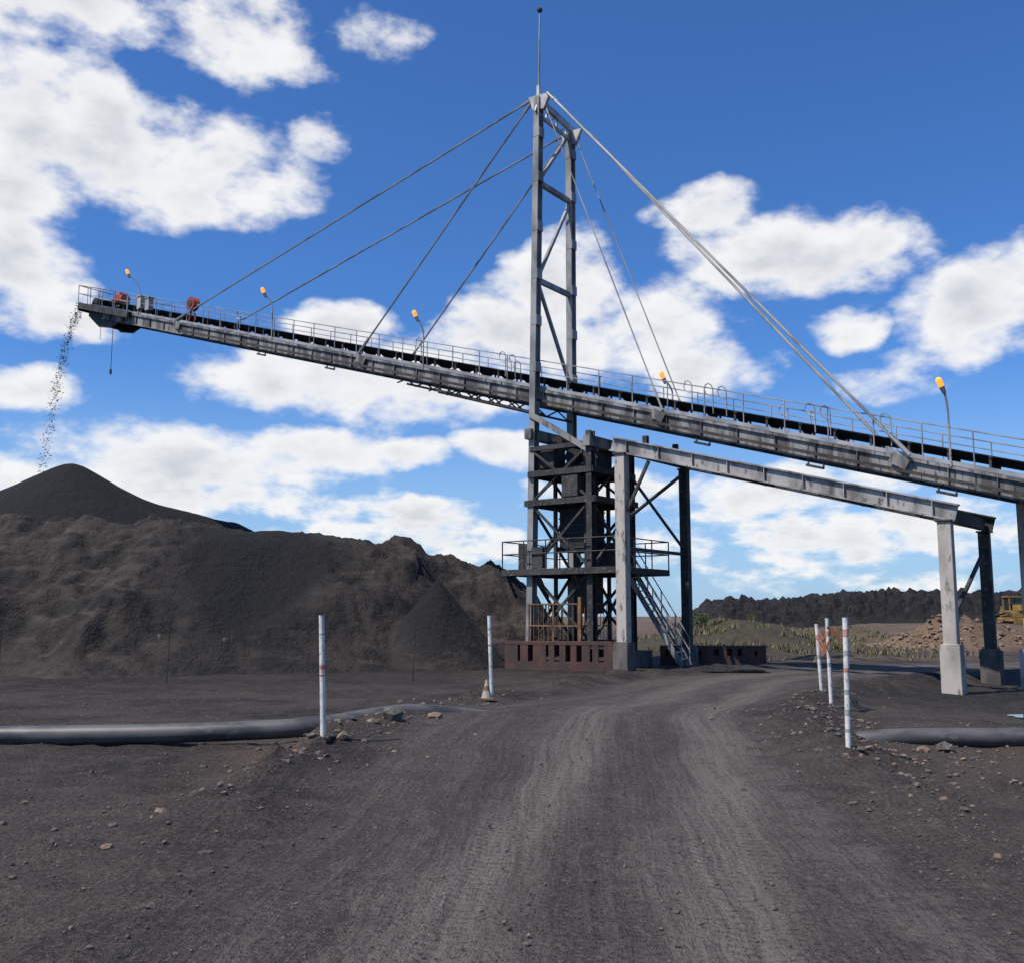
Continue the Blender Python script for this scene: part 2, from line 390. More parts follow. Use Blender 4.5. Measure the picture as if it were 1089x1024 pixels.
def pile_z(x,y):
    fr=fresh(x,y)
    wob=fbm(x*0.16,y*0.16,7,3)
    top=interp(TOP,x)+0.18*wob+0.14*fbm(x*0.6,y*0.6,2,3)
    yf=interp(YF,x)+1.3*fbm(x*0.13,1.0,4,3)
    face=(y-yf)*0.64
    back=(66-y)*0.6
    z=smin(smin(top,face,0.9),back,1.0)
    gul=abs(fbm(x*0.35,y*0.2,11,4))
    lump=fbm(x*0.8,y*0.8,5,4)
    if z>-1: z+=(1-fr)*(0.42*lump-0.45*gul+0.16*fbm(x*2.4,y*2.4,3,3)+0.10)*sstep(0,1.2,z)
    if x<-4:
        z+=1.0*math.exp(-(((y-yf-3.2)/1.1)**2))*(0.5+fbm(x*0.3,2,6,3))*(1-fr)*sstep(-4,-8,x)
        z+=0.45*math.exp(-(((y-yf-6.2+fbm(x*0.2,5,1,2))/0.8)**2))*(0.5+fbm(x*0.4,9,6,3))*(1-fr)
    d_=math.hypot(x+10.2,y-43.5); c1=6.1-0.66*math.sqrt(d_*d_+1.2); z=smax(z,c1,0.3)
    c2=3.35-1.2*math.hypot(x+2.85,(y-39.2)*0.9); z=smax(z,c2,0.1)
    if y>45:
        d1=math.hypot(x+27.2,y-62); c3=11.6-0.60*math.sqrt(d1*d1+0.4)
        t=max(0,min(1,((x+27)*9+(y-62)*2)/85.0)); dx=x-(-27+9*t);dy=y-(62+2*t)
        c4=lerp(10.4,8.3,t)-0.58*math.sqrt(dx*dx+dy*dy+0.6)
        t=max(0,min(1,(-(x+27)*8+(y-62)*2)/68.0)); dx=x-(-27-8*t);dy=y-(62+2*t)
        c5=lerp(10.2,8.0,t)-0.58*math.sqrt(dx*dx+dy*dy+0.6)
        c=smax(smax(c3,c4,0.5),c5,0.5)
        z=smax(z,c+0.06*lump,0.3)
    if z<0.4: z=smax(z,-0.25,0.3)
    return z
gridmesh('coal_stockpile',axis([(-60,-34,0.8),(-34,5,0.14)]),axis([(29,48,0.15),(48,80,0.4)]),pile_z,coalmat('stockpile_coal'),{'fresh':lambda x,y,z:fresh(x,y)})
def far_z(x,y):
    e=sstep(26,33,x)*(1-sstep(150,160,x))
    z=4.6*sstep(150,157,y)*(1-sstep(172,182,y))*e
    z*=1+0.10*fbm(x*0.06,y*0.06,3,3)
    z+=(abs(fbm(x*0.45,y*0.45,6,5))*1.5-0.3)*sstep(0.3,2,z)
    return z-0.3+0.9*sstep(40,55,x)
gridmesh('distant_coal_pile',axis([(24,100,0.45),(100,162,2)]),axis([(148,160,0.35),(160,184,1.5)]),far_z,coalmat('distant_coal',False),{'fresh':lambda x,y,z:0.0},smooth=False)
# falling coal
fb=MB()
for i in range(1500):
    t=random.random()**0.75*1.42
    sp=0.06+0.27*t
    p=V((-26.1,59.8,20.3))+V((-0.8,0.6,0))*(2.5*t)+V((0,0,0.1*t-4.9*t*t))
    p+=V((random.gauss(0,sp*0.5),random.gauss(0,sp*0.5),random.gauss(0,0.35)))
    fb.rock(p,random.choice((0.014,0.018,0.024,0.032,0.045))*random.uniform(.8,1.3),'lumps')
fb.make('falling_coal')

# ------------------------------------------------------------------ conveyor
SL=0.290
U=V((-0.8,0.6,SL)); Nn=V((0.6,0.8,0)); Z=V((0,0,1)); O=V((4.53,36.8,8.90)); UH=V((-0.8,0.6,0))
def G(s,w,h): return O+U*s+Nn*w+Z*h
S0,S1=-27.5,37.4; W=2.3
conv=empty('stacking_conveyor')
b=MB()
for w in (0,W):
    b.ibeam(G(S0,w,0.28),G(S1-1.5,w,0.28),0.2,0.56,'girder')
    s=S0+0.5
    while s<S1-2:
        b.beam(G(s,w,0.045),G(s,w,0.515),0.19,0.02,'girder',ref=U); s+=1.35
s=S0+0.4; 
while s<S1-1:
    b.beam(G(s,0.11,0.12),G(s,W-0.11,0.12),0.1,0.14,'dark',ref=Z)
    s+=1.35
s=S0+0.4;k=0
while s<S1-4:
    a,c=(0.12,W-0.12) if k%2 else (W-0.12,0.12)
    b.beam(G(s,a,0.2),G(s+2.7,c,0.2),0.07,0.05,'dark'); s+=2.7;k+=1
b.beam(G(S0,1.83,0.60),G(S1,1.83,0.60),0.8,0.04,'dark')
b.beam(G(S0,-0.02,0.60),G(S1,-0.02,0.60),0.14,0.07,'girder')
b.beam(G(S0,0.0,0.70),G(S1,0.0,0.70),0.02,0.1,'dark')
for w in (0.1,W-0.1):
    b.beam(G(4.2,w,-0.35),G(11.5,w,-0.22),0.09,0.09,'dark')
    for i in range(7):
        s=4.4+i*1.1; b.beam(G(s,w,-0.34+0.012*i),G(s+0.55,w,0),0.05,0.05,'dark'); b.beam(G(s+0.55,w,0),G(s+1.1,w,-0.33+0.012*i),0.05,0.05,'dark')
b.beam(G(S0,-0.18,0.18),G(28,-0.18,0.18),0.09,0.1,'dark')
for s in (-20,-14.5,-11,-7,-3,9,16,21):
    b.beam(G(s,-0.05,0),G(s,-0.05,-0.26),0.05,0.05,'dark'); b.beam(G(s+0.5,-0.05,0),G(s+0.5,-0.05,-0.26),0.05,0.05,'dark'); b.beam(G(s,-0.1,-0.24),G(s+0.55,-0.1,-0.24),0.12,0.08,'dark')
b.make('girders',conv)
b=MB()
pr=[(0.22,1.18),(0.5,0.98),(1.02,0.98),(1.3,1.18)]
vs=[]
for i,s in enumerate((S0,S1-0.4)):
    for w,h in pr: vs.append(G(s,w,h))
    for w,h in reversed(pr): vs.append(G(s,w,h-0.03))
n=8
fs=[(i,(i+1)%n,n+(i+1)%n,n+i) for i in range(n)]+[tuple(range(n))[::-1],tuple(range(n,2*n))]
b.add(vs,fs,'black')
b.beam(G(S0,0.76,0.36),G(S1-0.6,0.76,0.36),1.1,0.025,'black')
s=S0+0.6
while s<S1-0.8:
    b.beam(G(s,0.08,0.70),G(s,1.42,0.70),0.1,0.1,'dark',ref=Z)
    b.tube(G(s,0.5,0.9),G(s,1.02,0.9),0.06,'black',8)
    b.tube(G(s,0.18,1.1),G(s,0.5,0.9),0.06,'black',8); b.tube(G(s,1.02,0.9),G(s,1.34,1.1),0.06,'black',8)
    b.beam(G(s,0.12,0.65),G(s,0.12,1.16),0.07,0.05,'dark'); b.beam(G(s,1.4,0.65),G(s,1.4,1.16),0.07,0.05,'dark')
    s+=1.15
vs=[];st=[];s=S0
while s<S1-0.5:
    st.append(s); s+=0.25
for s in st:
    hh=0.10+0.04*noise.noise(V((s*1.7,0,0)))
    vs+=[G(s,0.34,1.09),G(s,0.6,1.09+hh*0.8),G(s,0.78,1.09+hh+0.03*noise.noise(V((s*4,3,0)))),G(s,0.94,1.09+hh*0.8),G(s,1.2,1.09)]
fs=[(i*5+j,i*5+j+1,(i+1)*5+j+1,(i+1)*5+j) for i in range(len(st)-1) for j in range(4)]
b.add(vs,fs,'lumps')
b.make('belt_and_idlers',conv)
b=MB()
def rail(w,s0,s1,step=1.45):
    for h,r in ((1.80,0.022),(1.32,0.018)): b.tube(G(s0,w,h),G(s1,w,h),r,'galv',5)
    b.beam(G(s0,w,0.72),G(s1,w,0.72),0.012,0.13,'galv')
    s=s0
    while s<=s1+0.01:
        b.tube(G(s,w,0.55),G(s,w,1.80),0.022,'galv',5); s+=step
rail(-0.07,S0,S1-0.6); rail(W+0.05,S0,S1-0.6)
def hoops(s0,n,w=-0.12):
    for i in range(n):
        s=s0+i*0.5; hh=random.uniform(1.82,1.98)
        pts=[G(s,w,0.9),G(s,w,hh-0.18),G(s+0.05,w,hh-0.05),G(s+0.16,w,hh),G(s+0.28,w,hh-0.07),G(s+0.32,w,hh-0.24),G(s+0.26,w,hh-0.38),G(s+0.04,w,hh-0.44)]
        b.path(pts,0.02,'galv',5)
for s0,n in ((5.4,2),(-2.4,1),(-3.7,2),(-7.3,2),(-9.2,1),(10.5,1),(23,1)): hoops(s0,n)
for s0,n in ((-4.9,1),(7,2)): hoops(s0,n,W+0.1)
b.make('handrails',conv)
b=MB()
H=S1
b.beam(G(H-4.6,-0.35,0.5),G(H+0.7,-0.35,0.5),0.12,0.34,'dark'); b.beam(G(H-4.6,W+0.35,0.5),G(H+0.7,W+0.35,0.5),0.12,0.34,'dark')
b.beam(G(H-4.6,W/2,0.68),G(H+0.7,W/2,0.68),W+0.8,0.04,'dark')
b.beam(G(H+0.7,-0.35,0.45),G(H+0.7,W+0.35,0.45),0.1,0.5,'dark',ref=Z)
for w in (0.1,1.5):
    vs=[G(H+0.3,w,0.35),G(H-3.4,w,0.2),G(H-2.2,w,-0.45),G(H-0.9,w,-0.55),G(H+0.3,w,0.0)]
    vs+=[p+Nn*0.06 for p in vs]
    b.add(vs,[(0,1,2,3,4),(9,8,7,6,5)]+[(i,(i+1)%5,5+(i+1)%5,5+i) for i in range(5)],'dark')
b.tube(G(H-0.1,0.2,0.85),G(H-0.1,1.4,0.85),0.33,'black',16)
b.tube(G(H-1.6,0.2,-0.25),G(H-1.6,1.4,-0.25),0.2,'black',12)
for h,r in ((1.75,0.024),(1.25,0.02)):
    b.path([G(H-4.6,-0.4,h),G(H+0.7,-0.4,h),G(H+0.7,W+0.4,h),G(H-4.6,W+0.4,h)],r,'rust' if h>1.5 else 'galv',5)
for i in range(5):
    s=H-4.6+i*1.32
    for w in (-0.4,W+0.4): b.tube(G(s,w,0.6),G(s,w,1.75),0.025,'galv',5)
for w in (0.2,0.9,1.6): b.tube(G(H+0.7,w,0.6),G(H+0.7,w,1.75),0.022,'galv',5)
b.tube(G(H-2.4,0.1,0.0),G(H-2.4,0.1,0.0)-Z*3.0,0.018,'black',5); b.box(G(H-2.4,0.1,0)-Z*3.05,0.1,0.1,0.3,'black')
b.tube(G(H-1.1,0.1,-0.4),G(H-1.1,0.1,-0.4)-Z*0.9,0.014,'black',5)
b.make('head_platform',conv)
b=MB()
c=G(H-2.2,0.6,1.3); b.tube(c-UH*0.55,c+UH*0.45,0.33,'orange',14); b.tube(c+UH*0.45,c+UH*0.6,0.2,'dark',10)
for i in range(6): b.tube(c-UH*(0.4-0.14*i),c-UH*(0.37-0.14*i),0.36,'orange',14)
b.box(c+Z*0.38,0.3,0.3,0.18,'orange',UH,Nn); b.box(c-Z*0.4,0.9,0.6,0.14,'dark',UH,Nn)
for s,k in ((H-5.3,'cream'),(H-6.1,'steel')):
    c=G(s,0.0,1.35); b.box(c,0.36,0.3,0.7,k,UH,Nn); b.box(c+Z*0.37,0.44,0.38,0.05,k,UH,Nn); b.beam(c-Z*0.8,c-Z*0.35,0.06,0.06,'dark')
c=G(H-10.2,0.0,1.8); b.tube(c-Nn*0.14,c+Nn*0.14,0.27,'orange',18); b.tube(c-Nn*0.18,c-Nn*0.14,0.36,'redp',18); b.tube(c+Nn*0.14,c+Nn*0.18,0.36,'redp',18)
b.tube(c-Nn*0.21,c-Nn*0.185,0.18,'dark',12)
b.beam(c-UH*0.3-Z*0.95,c,0.07,0.07,'redp'); b.beam(c+UH*0.3-Z*0.95,c,0.07,0.07,'redp')
b.make('drive_motor_and_cabinets',conv)

# ------------------------------------------------------------------ mast with stays
mast=empty('mast_tower')
Nb=V((0.72,39.0,0.6)); Nt=V((1.10,39.2,22.95))
Fb=Nb+Nn*2.9; Ft=V((2.5,41.2,22.4))
def onN(z): return Nb.lerp(Nt,(z-Nb.z)/(Nt.z-Nb.z))
def onF(z): return Fb.lerp(Ft,(z-Fb.z)/(Ft.z-Fb.z))
b=MB()
for a,c in ((Nb,Nt),(Fb,Ft)):
    b.ibeam(a,c,0.26,0.34,'mast',ref=Nn)
    b.beam(a+UH*0.15,c+UH*0.15,0.03,0.2,'mast',ref=UH)
for z in (19.3,15.2): b.beam(onN(z)+Nn*0.15,onF(z)-Nn*0.13,0.16,0.2,'mast',ref=Z)
for z0,z1,fl in ((19.2,15.3,1),(15.1,11.3,0),(22.3,19.4,1)):
    p,q=(onN(z1),onF(z0)) if fl else (onN(z0),onF(z1))
    b.beam(p+Nn*0.1,q-Nn*0.1,0.12,0.12,'mast',ref=UH)
for z in (11.4,13.3,15.2,17.2,19.3,21.2):
    for f in (onN,onF): b.beam(f(z)-UH*0.02,f(z)-UH*0.02+Z*0.4,0.3,0.36,'mast',ref=Nn)
b.make('legs_and_braces',mast)
b=MB()
b.beam(Nt-Z*0.1,Ft+Nn*0.7+Z*0.1,0.14,0.28,'headw'); 
b.beam(Nt-Z*0.75,Ft+Nn*0.3-Z*0.35,0.1,0.14,'headw')
for i in range(5):
    t=i/4; p=Nt.lerp(Ft+Nn*0.5,t); b.beam(p,p-Z*0.7-Nn*0.25,0.07,0.07,'headw')
    if i<4: p2=Nt.lerp(Ft+Nn*0.5,t+0.25); b.beam(p-Z*0.7-Nn*0.25,p2,0.06,0.06,'headw')
for c in (Nt,Ft):
    vs=[c+UH*0.45+Z*0.1,c-UH*0.6+Z*0.0,c-UH*0.3-Z*0.6,c+UH*0.25-Z*0.5]; vs=[p-Nn*0.1 for p in vs]+[p+Nn*0.06 for p in vs]
    b.add(vs,[(0,1,2,3),(7,6,5,4),(0,4,5,1),(1,5,6,2),(2,6,7,3),(3,7,4,0)],'headw')
b.tube(Nt,Nt+Z*0.5,0.1,'headw',8); b.tube(Nt+Z*0.5,Nt+V((0.05,0,3.75)),0.045,'mast',8,0.03)
b.ball(Nt+V((0.05,0,3.85)),0.12,'dark',12)
b.make('mast_head',mast)
b=MB()
def stay(p,q,r,k='mast'):
    b.tube(p,q,r,k,6)
    d=(q-p).normalized(); b.tube(q-d*0.9,q,r*1.7,k,6); b.tube(p,p+d*0.5,r*1.6,k,6)
stay(Nt+UH*0.4,G(28.6,-0.1,0.7),0.042); stay(Ft+UH*0.3,G(27.9,W+0.1,0.7),0.042)
stay(Nt+UH*0.35-Z*0.1,G(14.4,-0.1,0.7),0.042); stay(Ft+UH*0.25-Z*0.1,G(13.8,W+0.1,0.7),0.042)
for o in (-0.13,0.13):
    stay(Nt-UH*0.5+Nn*o,G(-9.75,-0.1+o,0.7),0.034,'mast'); stay(Ft-UH*0.5+Nn*(o+0.5)+Z*0.15,G(-8.7,W+0.1+o,0.7),0.034,'mast')
stay(Nt-UH*0.3-Z*0.4,G(-1.2,-0.1,0.7),0.024); stay(Ft-UH*0.3-Z*0.4,G(-0.9,W+0.1,0.7),0.024)
b.make('stays',mast)
b=MB()
for s in (28.4,14.2,-9.4,-1.0):
    for w in (-0.13,W+0.13): b.beam(G(s-0.25,w,0.4),G(s+0.25,w,0.55),0.04,0.35,'girder')
b.make('stay_lugs',mast)

# ------------------------------------------------------------------ tower below the gallery
tw=empty('steel_support_tower')
D=-UH
L1=V((0.72,39.0,0)); L2=L1+D*2.75; L3=L1+Nn*2.9; L4=L2+Nn*2.9
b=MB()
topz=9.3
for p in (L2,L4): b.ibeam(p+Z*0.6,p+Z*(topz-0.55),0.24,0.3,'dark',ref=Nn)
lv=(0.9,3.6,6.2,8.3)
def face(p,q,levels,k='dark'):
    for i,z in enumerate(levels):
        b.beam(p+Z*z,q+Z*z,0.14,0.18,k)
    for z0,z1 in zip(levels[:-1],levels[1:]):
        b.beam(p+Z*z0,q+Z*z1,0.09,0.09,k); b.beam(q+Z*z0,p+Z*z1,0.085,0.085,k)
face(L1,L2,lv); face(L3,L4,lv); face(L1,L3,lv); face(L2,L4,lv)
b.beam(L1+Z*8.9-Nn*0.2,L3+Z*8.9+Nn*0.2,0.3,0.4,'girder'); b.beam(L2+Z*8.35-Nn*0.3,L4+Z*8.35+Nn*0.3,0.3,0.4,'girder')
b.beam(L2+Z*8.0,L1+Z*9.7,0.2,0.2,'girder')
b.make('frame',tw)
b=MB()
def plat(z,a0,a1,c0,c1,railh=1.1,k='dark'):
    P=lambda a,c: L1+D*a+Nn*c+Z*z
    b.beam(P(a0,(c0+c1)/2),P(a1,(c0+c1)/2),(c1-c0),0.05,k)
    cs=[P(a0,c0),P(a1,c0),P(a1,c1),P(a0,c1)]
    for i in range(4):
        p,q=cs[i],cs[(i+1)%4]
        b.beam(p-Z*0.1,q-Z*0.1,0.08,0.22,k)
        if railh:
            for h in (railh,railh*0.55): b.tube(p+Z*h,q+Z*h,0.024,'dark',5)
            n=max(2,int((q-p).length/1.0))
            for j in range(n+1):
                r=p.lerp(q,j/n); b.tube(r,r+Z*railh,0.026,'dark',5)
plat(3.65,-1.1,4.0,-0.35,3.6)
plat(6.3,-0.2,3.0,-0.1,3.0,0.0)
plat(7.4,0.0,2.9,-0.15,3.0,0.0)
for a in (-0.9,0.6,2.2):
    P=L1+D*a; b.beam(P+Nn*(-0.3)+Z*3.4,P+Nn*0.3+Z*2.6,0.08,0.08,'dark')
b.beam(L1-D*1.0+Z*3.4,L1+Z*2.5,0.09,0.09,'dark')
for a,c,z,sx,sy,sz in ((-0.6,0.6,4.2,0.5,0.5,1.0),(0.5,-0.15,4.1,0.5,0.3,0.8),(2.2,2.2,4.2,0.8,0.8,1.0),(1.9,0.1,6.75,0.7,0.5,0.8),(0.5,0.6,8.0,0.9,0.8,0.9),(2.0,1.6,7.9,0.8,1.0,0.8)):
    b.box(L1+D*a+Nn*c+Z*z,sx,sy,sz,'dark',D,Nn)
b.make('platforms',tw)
b=MB()
cc=L1+D*1.45+Nn*1.4
b.box(cc+Z*5.2,1.15,1.4,1.7,'black',D,Nn); b.box(cc+Z*7.0,0.85,1.1,1.5,'black',D,Nn)
for i in range(6): b.box(cc+Z*(4.5+i*0.28),1.22,1.46,0.05,'dark',D,Nn)
for a in (-0.7,0.7):
    for c in (-0.8,0.8): b.beam(cc+D*a+Nn*c+Z*0.6,cc+D*a+Nn*c+Z*8.6,0.12,0.12,'dark')
b.tube(cc-Nn*0.7+Z*8.0,cc+Nn*0.7+Z*8.0,0.3,'black',14)
b.tube(cc-Nn*0.7-D*0.7+Z*8.6,cc+Nn*0.7-D*0.7+Z*8.6,0.25,'black',14)
b.box(cc+D*0.3+Z*2.7,0.7,0.9,1.4,'dark',D,Nn)
b.make('take_up_weight',tw)
b=MB()
def cage(p,q,z0,z1):
    n=max(3,int((q-p).length/0.2))
    for h in (z0,(z0+z1)/2,z1): b.beam(p+Z*h,q+Z*h,0.05,0.05,'rust')
    for j in range(n+1):
        r=p.lerp(q,j/n); b.beam(r+Z*z0,r+Z*z1,0.018 if j%5 else 0.06,0.02,'rust')
c0=L1-Nn*0.25+D*0.1; c1=L1-Nn*0.25+D*2.3
cage(c0,c1,0.75,2.35); cage(c1,c1+Nn*2,0.75,2.35); cage(c0,c0+Nn*2.2,0.75,2.35)
b.beam(c1+D*0.1+Z*0.7,c1+D*0.1+Z*2.6,0.12,0.12,'rust')
b.make('guard_cage',tw)
b=MB()
s0=L4+D*0.45-Nn*0.9+Z*3.6; s1=V((6.35,37.6,0.1))
side=(s1-s0).cross(Z).normalized()*0.42
for sg in (-1,1):
    b.beam(s0+side*sg,s1+side*sg,0.04,0.2,'girder')
    for h in (0.55,1.0): b.tube(s0+side*sg+Z*h,s1+side*sg+Z*h,0.024,'steel',5)
    for j in range(5):
        p=s0.lerp(s1,j/4)+side*sg; b.tube(p,p+Z*1.0,0.024,'steel',5)
for j in range(1,14):
    p=s0.lerp(s1,j/14); b.beam(p-side*0.95,p+side*0.95,0.2,0.035,'steel',ref=Z)
b.make('stairs',tw)

# portal frame carrying the conveyor
pf=empty('portal_frame')
A_=V((3.93,36.0,0)); C_=V((12.6,29.45,0)); B_=A_+Nn*4.8; D_=C_+Nn*4.9
E_=V((15.75,31.3,0))
def column(p,ztop,w,k,k2,ped=0.9,pw=0.62):
    g0=gz(p.x,p.y)-0.3
    b=MB()
    b.box((p.x,p.y,(g0+ped)/2),pw,pw,ped-g0,k2,D,Nn)
    b.box((p.x,p.y,(ped+ztop)/2),w,w*0.9,ztop-ped,k,D,Nn)
    b.box((p.x,p.y,ztop+0.03),w*1.25,w*1.2,0.06,'dark',D,Nn)
    b.box((p.x,p.y,ped+0.03),w*1.4,w*1.4,0.06,k2,D,Nn)
    for a in (-1,1):
        for c in (-1,1): b.tube(p+D*(a*w*.58)+Nn*(c*w*.58)+Z*ped,p+D*(a*w*.58)+Nn*(c*w*.58)+Z*(ped+0.13),0.025,'dark',6)
    o=b.make('column',pf); 
    bv=o.modifiers.new('bev','BEVEL'); bv.width=0.02; bv.segments=1; bv.limit_method='ANGLE'
zA,zC=7.62,4.62
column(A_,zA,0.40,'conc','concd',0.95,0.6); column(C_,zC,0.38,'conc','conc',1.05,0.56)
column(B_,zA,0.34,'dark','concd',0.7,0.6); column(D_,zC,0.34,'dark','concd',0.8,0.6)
b=MB()
dsl=(C_+Z*zC-A_-Z*zA)
ax=dsl.normalized()
for p,k in ((A_,'steel'),(B_,'dark')):
    a=p+Z*(zA+0.33)-ax*0.4; c=a+ax*(dsl.length+0.75)
    b.ibeam(a,c,0.26,0.52,k,tf=0.05,tw=0.04)
    for j in range(9):
        q=a.lerp(c,(j+0.5)/9); b.beam(q-Z*0.2,q+Z*0.2,0.25,0.025,k,ref=ax)
for t in (0.0,0.33,0.66,1.0):
    p=A_.lerp(C_,t)+Z*(lerp(zA,zC,t)+0.25); b.beam(p+Nn*0.14,p+Nn*4.66,0.2,0.36,'dark')
for t in (0.04,):
    for w in (1.0,1.0+W):
        p=A_.lerp(C_,t)+Nn*w+Z*(lerp(zA,zC,t)+0.4); b.beam(p,p+Z*0.5,0.18,0.18,'dark')
b.beam(A_+Z*5.2,B_+Z*7.5,0.1,0.1,'dark'); b.beam(A_+Z*4.3,B_+Z*4.3,0.1,0.12,'dark'); b.beam(B_+Z*4.4,A_+Z*7.3,0.08,0.08,'dark')
b.beam(D_+Z*4.1,C_+Z*1.7,0.1,0.1,'dark')
b.beam(A_+Z*5.6+D*0.2,A_+D*1.1+Z*7.3,0.1,0.1,'dark')
b.make('beams_and_bracing',pf)
bent=empty('support_bent')
b=MB()
ez=G(0,0,0).z-(E_-O).dot(-UH)*SL
p=E_; g0=gz(p.x,p.y)-0.3
b.box((p.x,p.y,(g0+0.9)/2),0.5,0.5,0.9-g0,'conc',D,Nn); b.box((p.x,p.y,(0.9+ez+0.1)/2),0.2,0.22,ez+0.1-0.9,'conc',D,Nn)
for w in (0,W):
    for s in (-22.5,):
        q=G(s,w,0); b.box((q.x,q.y,q.z/2-0.1),0.3,0.3,q.z+0.15,'conc',D,Nn)
b.make('columns',bent)

def plinth(p,d,L,h,t):
    e=empty('base_frame'); b=MB(); d=V(d).normalized(); n=V((-d.y,d.x,0))
    p=V(p)
    b.beam(p+Z*(h-0.06),p+d*L+Z*(h-0.06),t,0.12,'red'); b.beam(p+Z*0.06,p+d*L+Z*0.06,t,0.46,'red')
    b.beam(p+n*0.12+Z*(h/2),p+d*L+n*0.12+Z*(h/2),t-0.3,h-0.2,'black')
    x=0.0
    while x<L-0.25:
        w=min(random.choice((0.22,0.3,0.5)),L-0.1-x); b.beam(p+d*(x+w/2)+Z*0.28,p+d*(x+w/2)+Z*(h-0.11),t-0.02,w,'red',ref=d)
        g=random.choice((0.1,0.15,0.2)); 
        if random.random()<.5: b.box(p+d*(x+w+g/2)+Z*(h*0.4),g,t-0.06,0.12,'red',d,n)
        if random.random()<.5: b.box(p+d*(x+w+g/2)+Z*(h*0.8),g,t-0.06,0.1,'red',d,n)
        x+=w+g
    b.beam(p+d*(L-0.06)+Z*0.1,p+d*(L-0.06)+Z*h,t-0.01,0.12,'red',ref=d)
    b.make('frame',e)
plinth((-0.15,38.0,0),(0.85,-0.35,0),4.1,1.0,0.6)
plinth((5.9,41.0,0),(1,-0.12,0),4.1,0.75,0.6)
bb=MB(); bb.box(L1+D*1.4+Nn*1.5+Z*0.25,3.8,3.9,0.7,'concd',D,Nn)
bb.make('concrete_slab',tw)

def lightpole(base,h,dirv,reach=0.35):
    e=empty('conveyor_light'); b=MB(); d=V(dirv).normalized(); base=V(base)
    pts=[base,base+Z*h*0.72,base+Z*h*0.85+d*reach*0.25,base+Z*h*0.95+d*reach*0.6,base+Z*h+d*reach]
    b.path(pts,0.032,'steel',6)
    q=pts[-1]; ax_=(d*0.35+Z*0.85).normalized()
    b.tube(q-ax_*0.12,q+ax_*0.10,0.06,'steel',8,0.09)
    b.tube(q+ax_*0.10,q+ax_*0.30,0.085,'lamp',10,0.10)
    b.ball(q+ax_*0.31,0.10,'lamp',10,1.0)
    b.make('pole_and_lamp',e)
LD=(-1,-0.1,0)
lightpole(G(32.2,-0.1,0.6),2.3,LD,0.6); lightpole(G(20.5,-0.1,0.6),2.3,LD,0.4); lightpole(G(10.4,-0.1,0.6),2.2,LD,0.3)
lightpole(G(-0.3,W+0.1,0.6),1.5,LD,0.3); lightpole(G(-10.9,-0.1,0.6),2.35,LD,0.12)

# ------------------------------------------------------------------ marker posts etc.
def post(x,y,h,lx,bands,r=0.042):
    e=empty('marker_post'); b=MB(); z0=gz(x,y)-0.1; p=V((x,y,z0)); q=V((x+lx,y,h))
    b.tube(p,q,r,'white',12); b.tube(q,q+Z*0.012,r*1.05,'white',12)
    for z,hh,k in bands:
        a=p.lerp(q,(z-z0)/(h-z0)); c=p.lerp(q,(z+hh-z0)/(h-z0)); b.tube(a,c,r*1.06,k,12)
    for i in range(9):
        rr=random.uniform(.03,.07); b.rock((x+random.gauss(0,.1),y+random.gauss(0,.1),z0+0.1+rr*.2),rr,'stone')
    b.make('post',e)
post(-2.43,13.4,1.9,-0.06,[(1.22,0.05,'tape_r'),(1.13,0.02,'tape_r'),(1.66,0.02,'tape_g')],0.036)
post(-0.44,22.6,1.9,-0.06,[(1.25,0.04,'tape_r'),(1.6,0.04,'tape_g'),(0.8,0.04,'tape_g')],0.045)
post(4.10,12.7,1.87,0.03,[(1.65,0.09,'tape_r'),(1.42,0.06,'tape_g'),(1.22,0.05,'tape_r'),(0.95,0.06,'tape_g'),(0.7,0.07,'tape_g'),(0.5,0.04,'tape_g')],0.034)
post(6.35,20.6,1.85,-0.02,[(1.5,0.1,'tape_r'),(1.2,0.08,'tape_g'),(0.9,0.08,'tape_g')],0.038)
post(6.65,22.2,1.72,-0.06,[(1.4,0.1,'tape_r'),(1.0,0.08,'tape_g')],0.038)
b=MB()
pb=V((6.33,20.55,1.6)); pc=V((6.6,22.1,1.45))
for p,q in ((pb,pc),(pb+Z*0.12,pc+Z*0.15),(pb-Z*0.2,pc-Z*0.15)):
    pts=[p.lerp(q,t/6)-Z*(0.22*math.sin(math.pi*t/6)) for t in range(7)]
    for a,c in zip(pts[:-1],pts[1:]): b.beam(a,c,0.012,0.06,'ribbon')
for i in range(7):
    p=pb+V((random.uniform(-.1,.15),random.uniform(-.1,.1),random.uniform(-.3,.1))); b.beam(p,p+V((random.uniform(-.15,.15),0.02,random.uniform(-.3,-.1))),0.01,0.05,'ribbon')
b.make('barrier_ribbon')
e=empty('traffic_cone'); b=MB(); cx,cy=-0.52,21.2; z0=gz(cx,cy)
b.box((cx,cy,z0+0.02),0.3,0.3,0.04,'rust'); b.tube((cx,cy,z0+0.04),(cx,cy,z0+0.18),0.11,'cream',14,0.075); b.tube((cx,cy,z0+0.18),(cx,cy,z0+0.28),0.075,'rust',14,0.05); b.tube((cx,cy,z0+0.28),(cx,cy,z0+0.4),0.05,'cream',14,0.02)
b.make('cone',e)

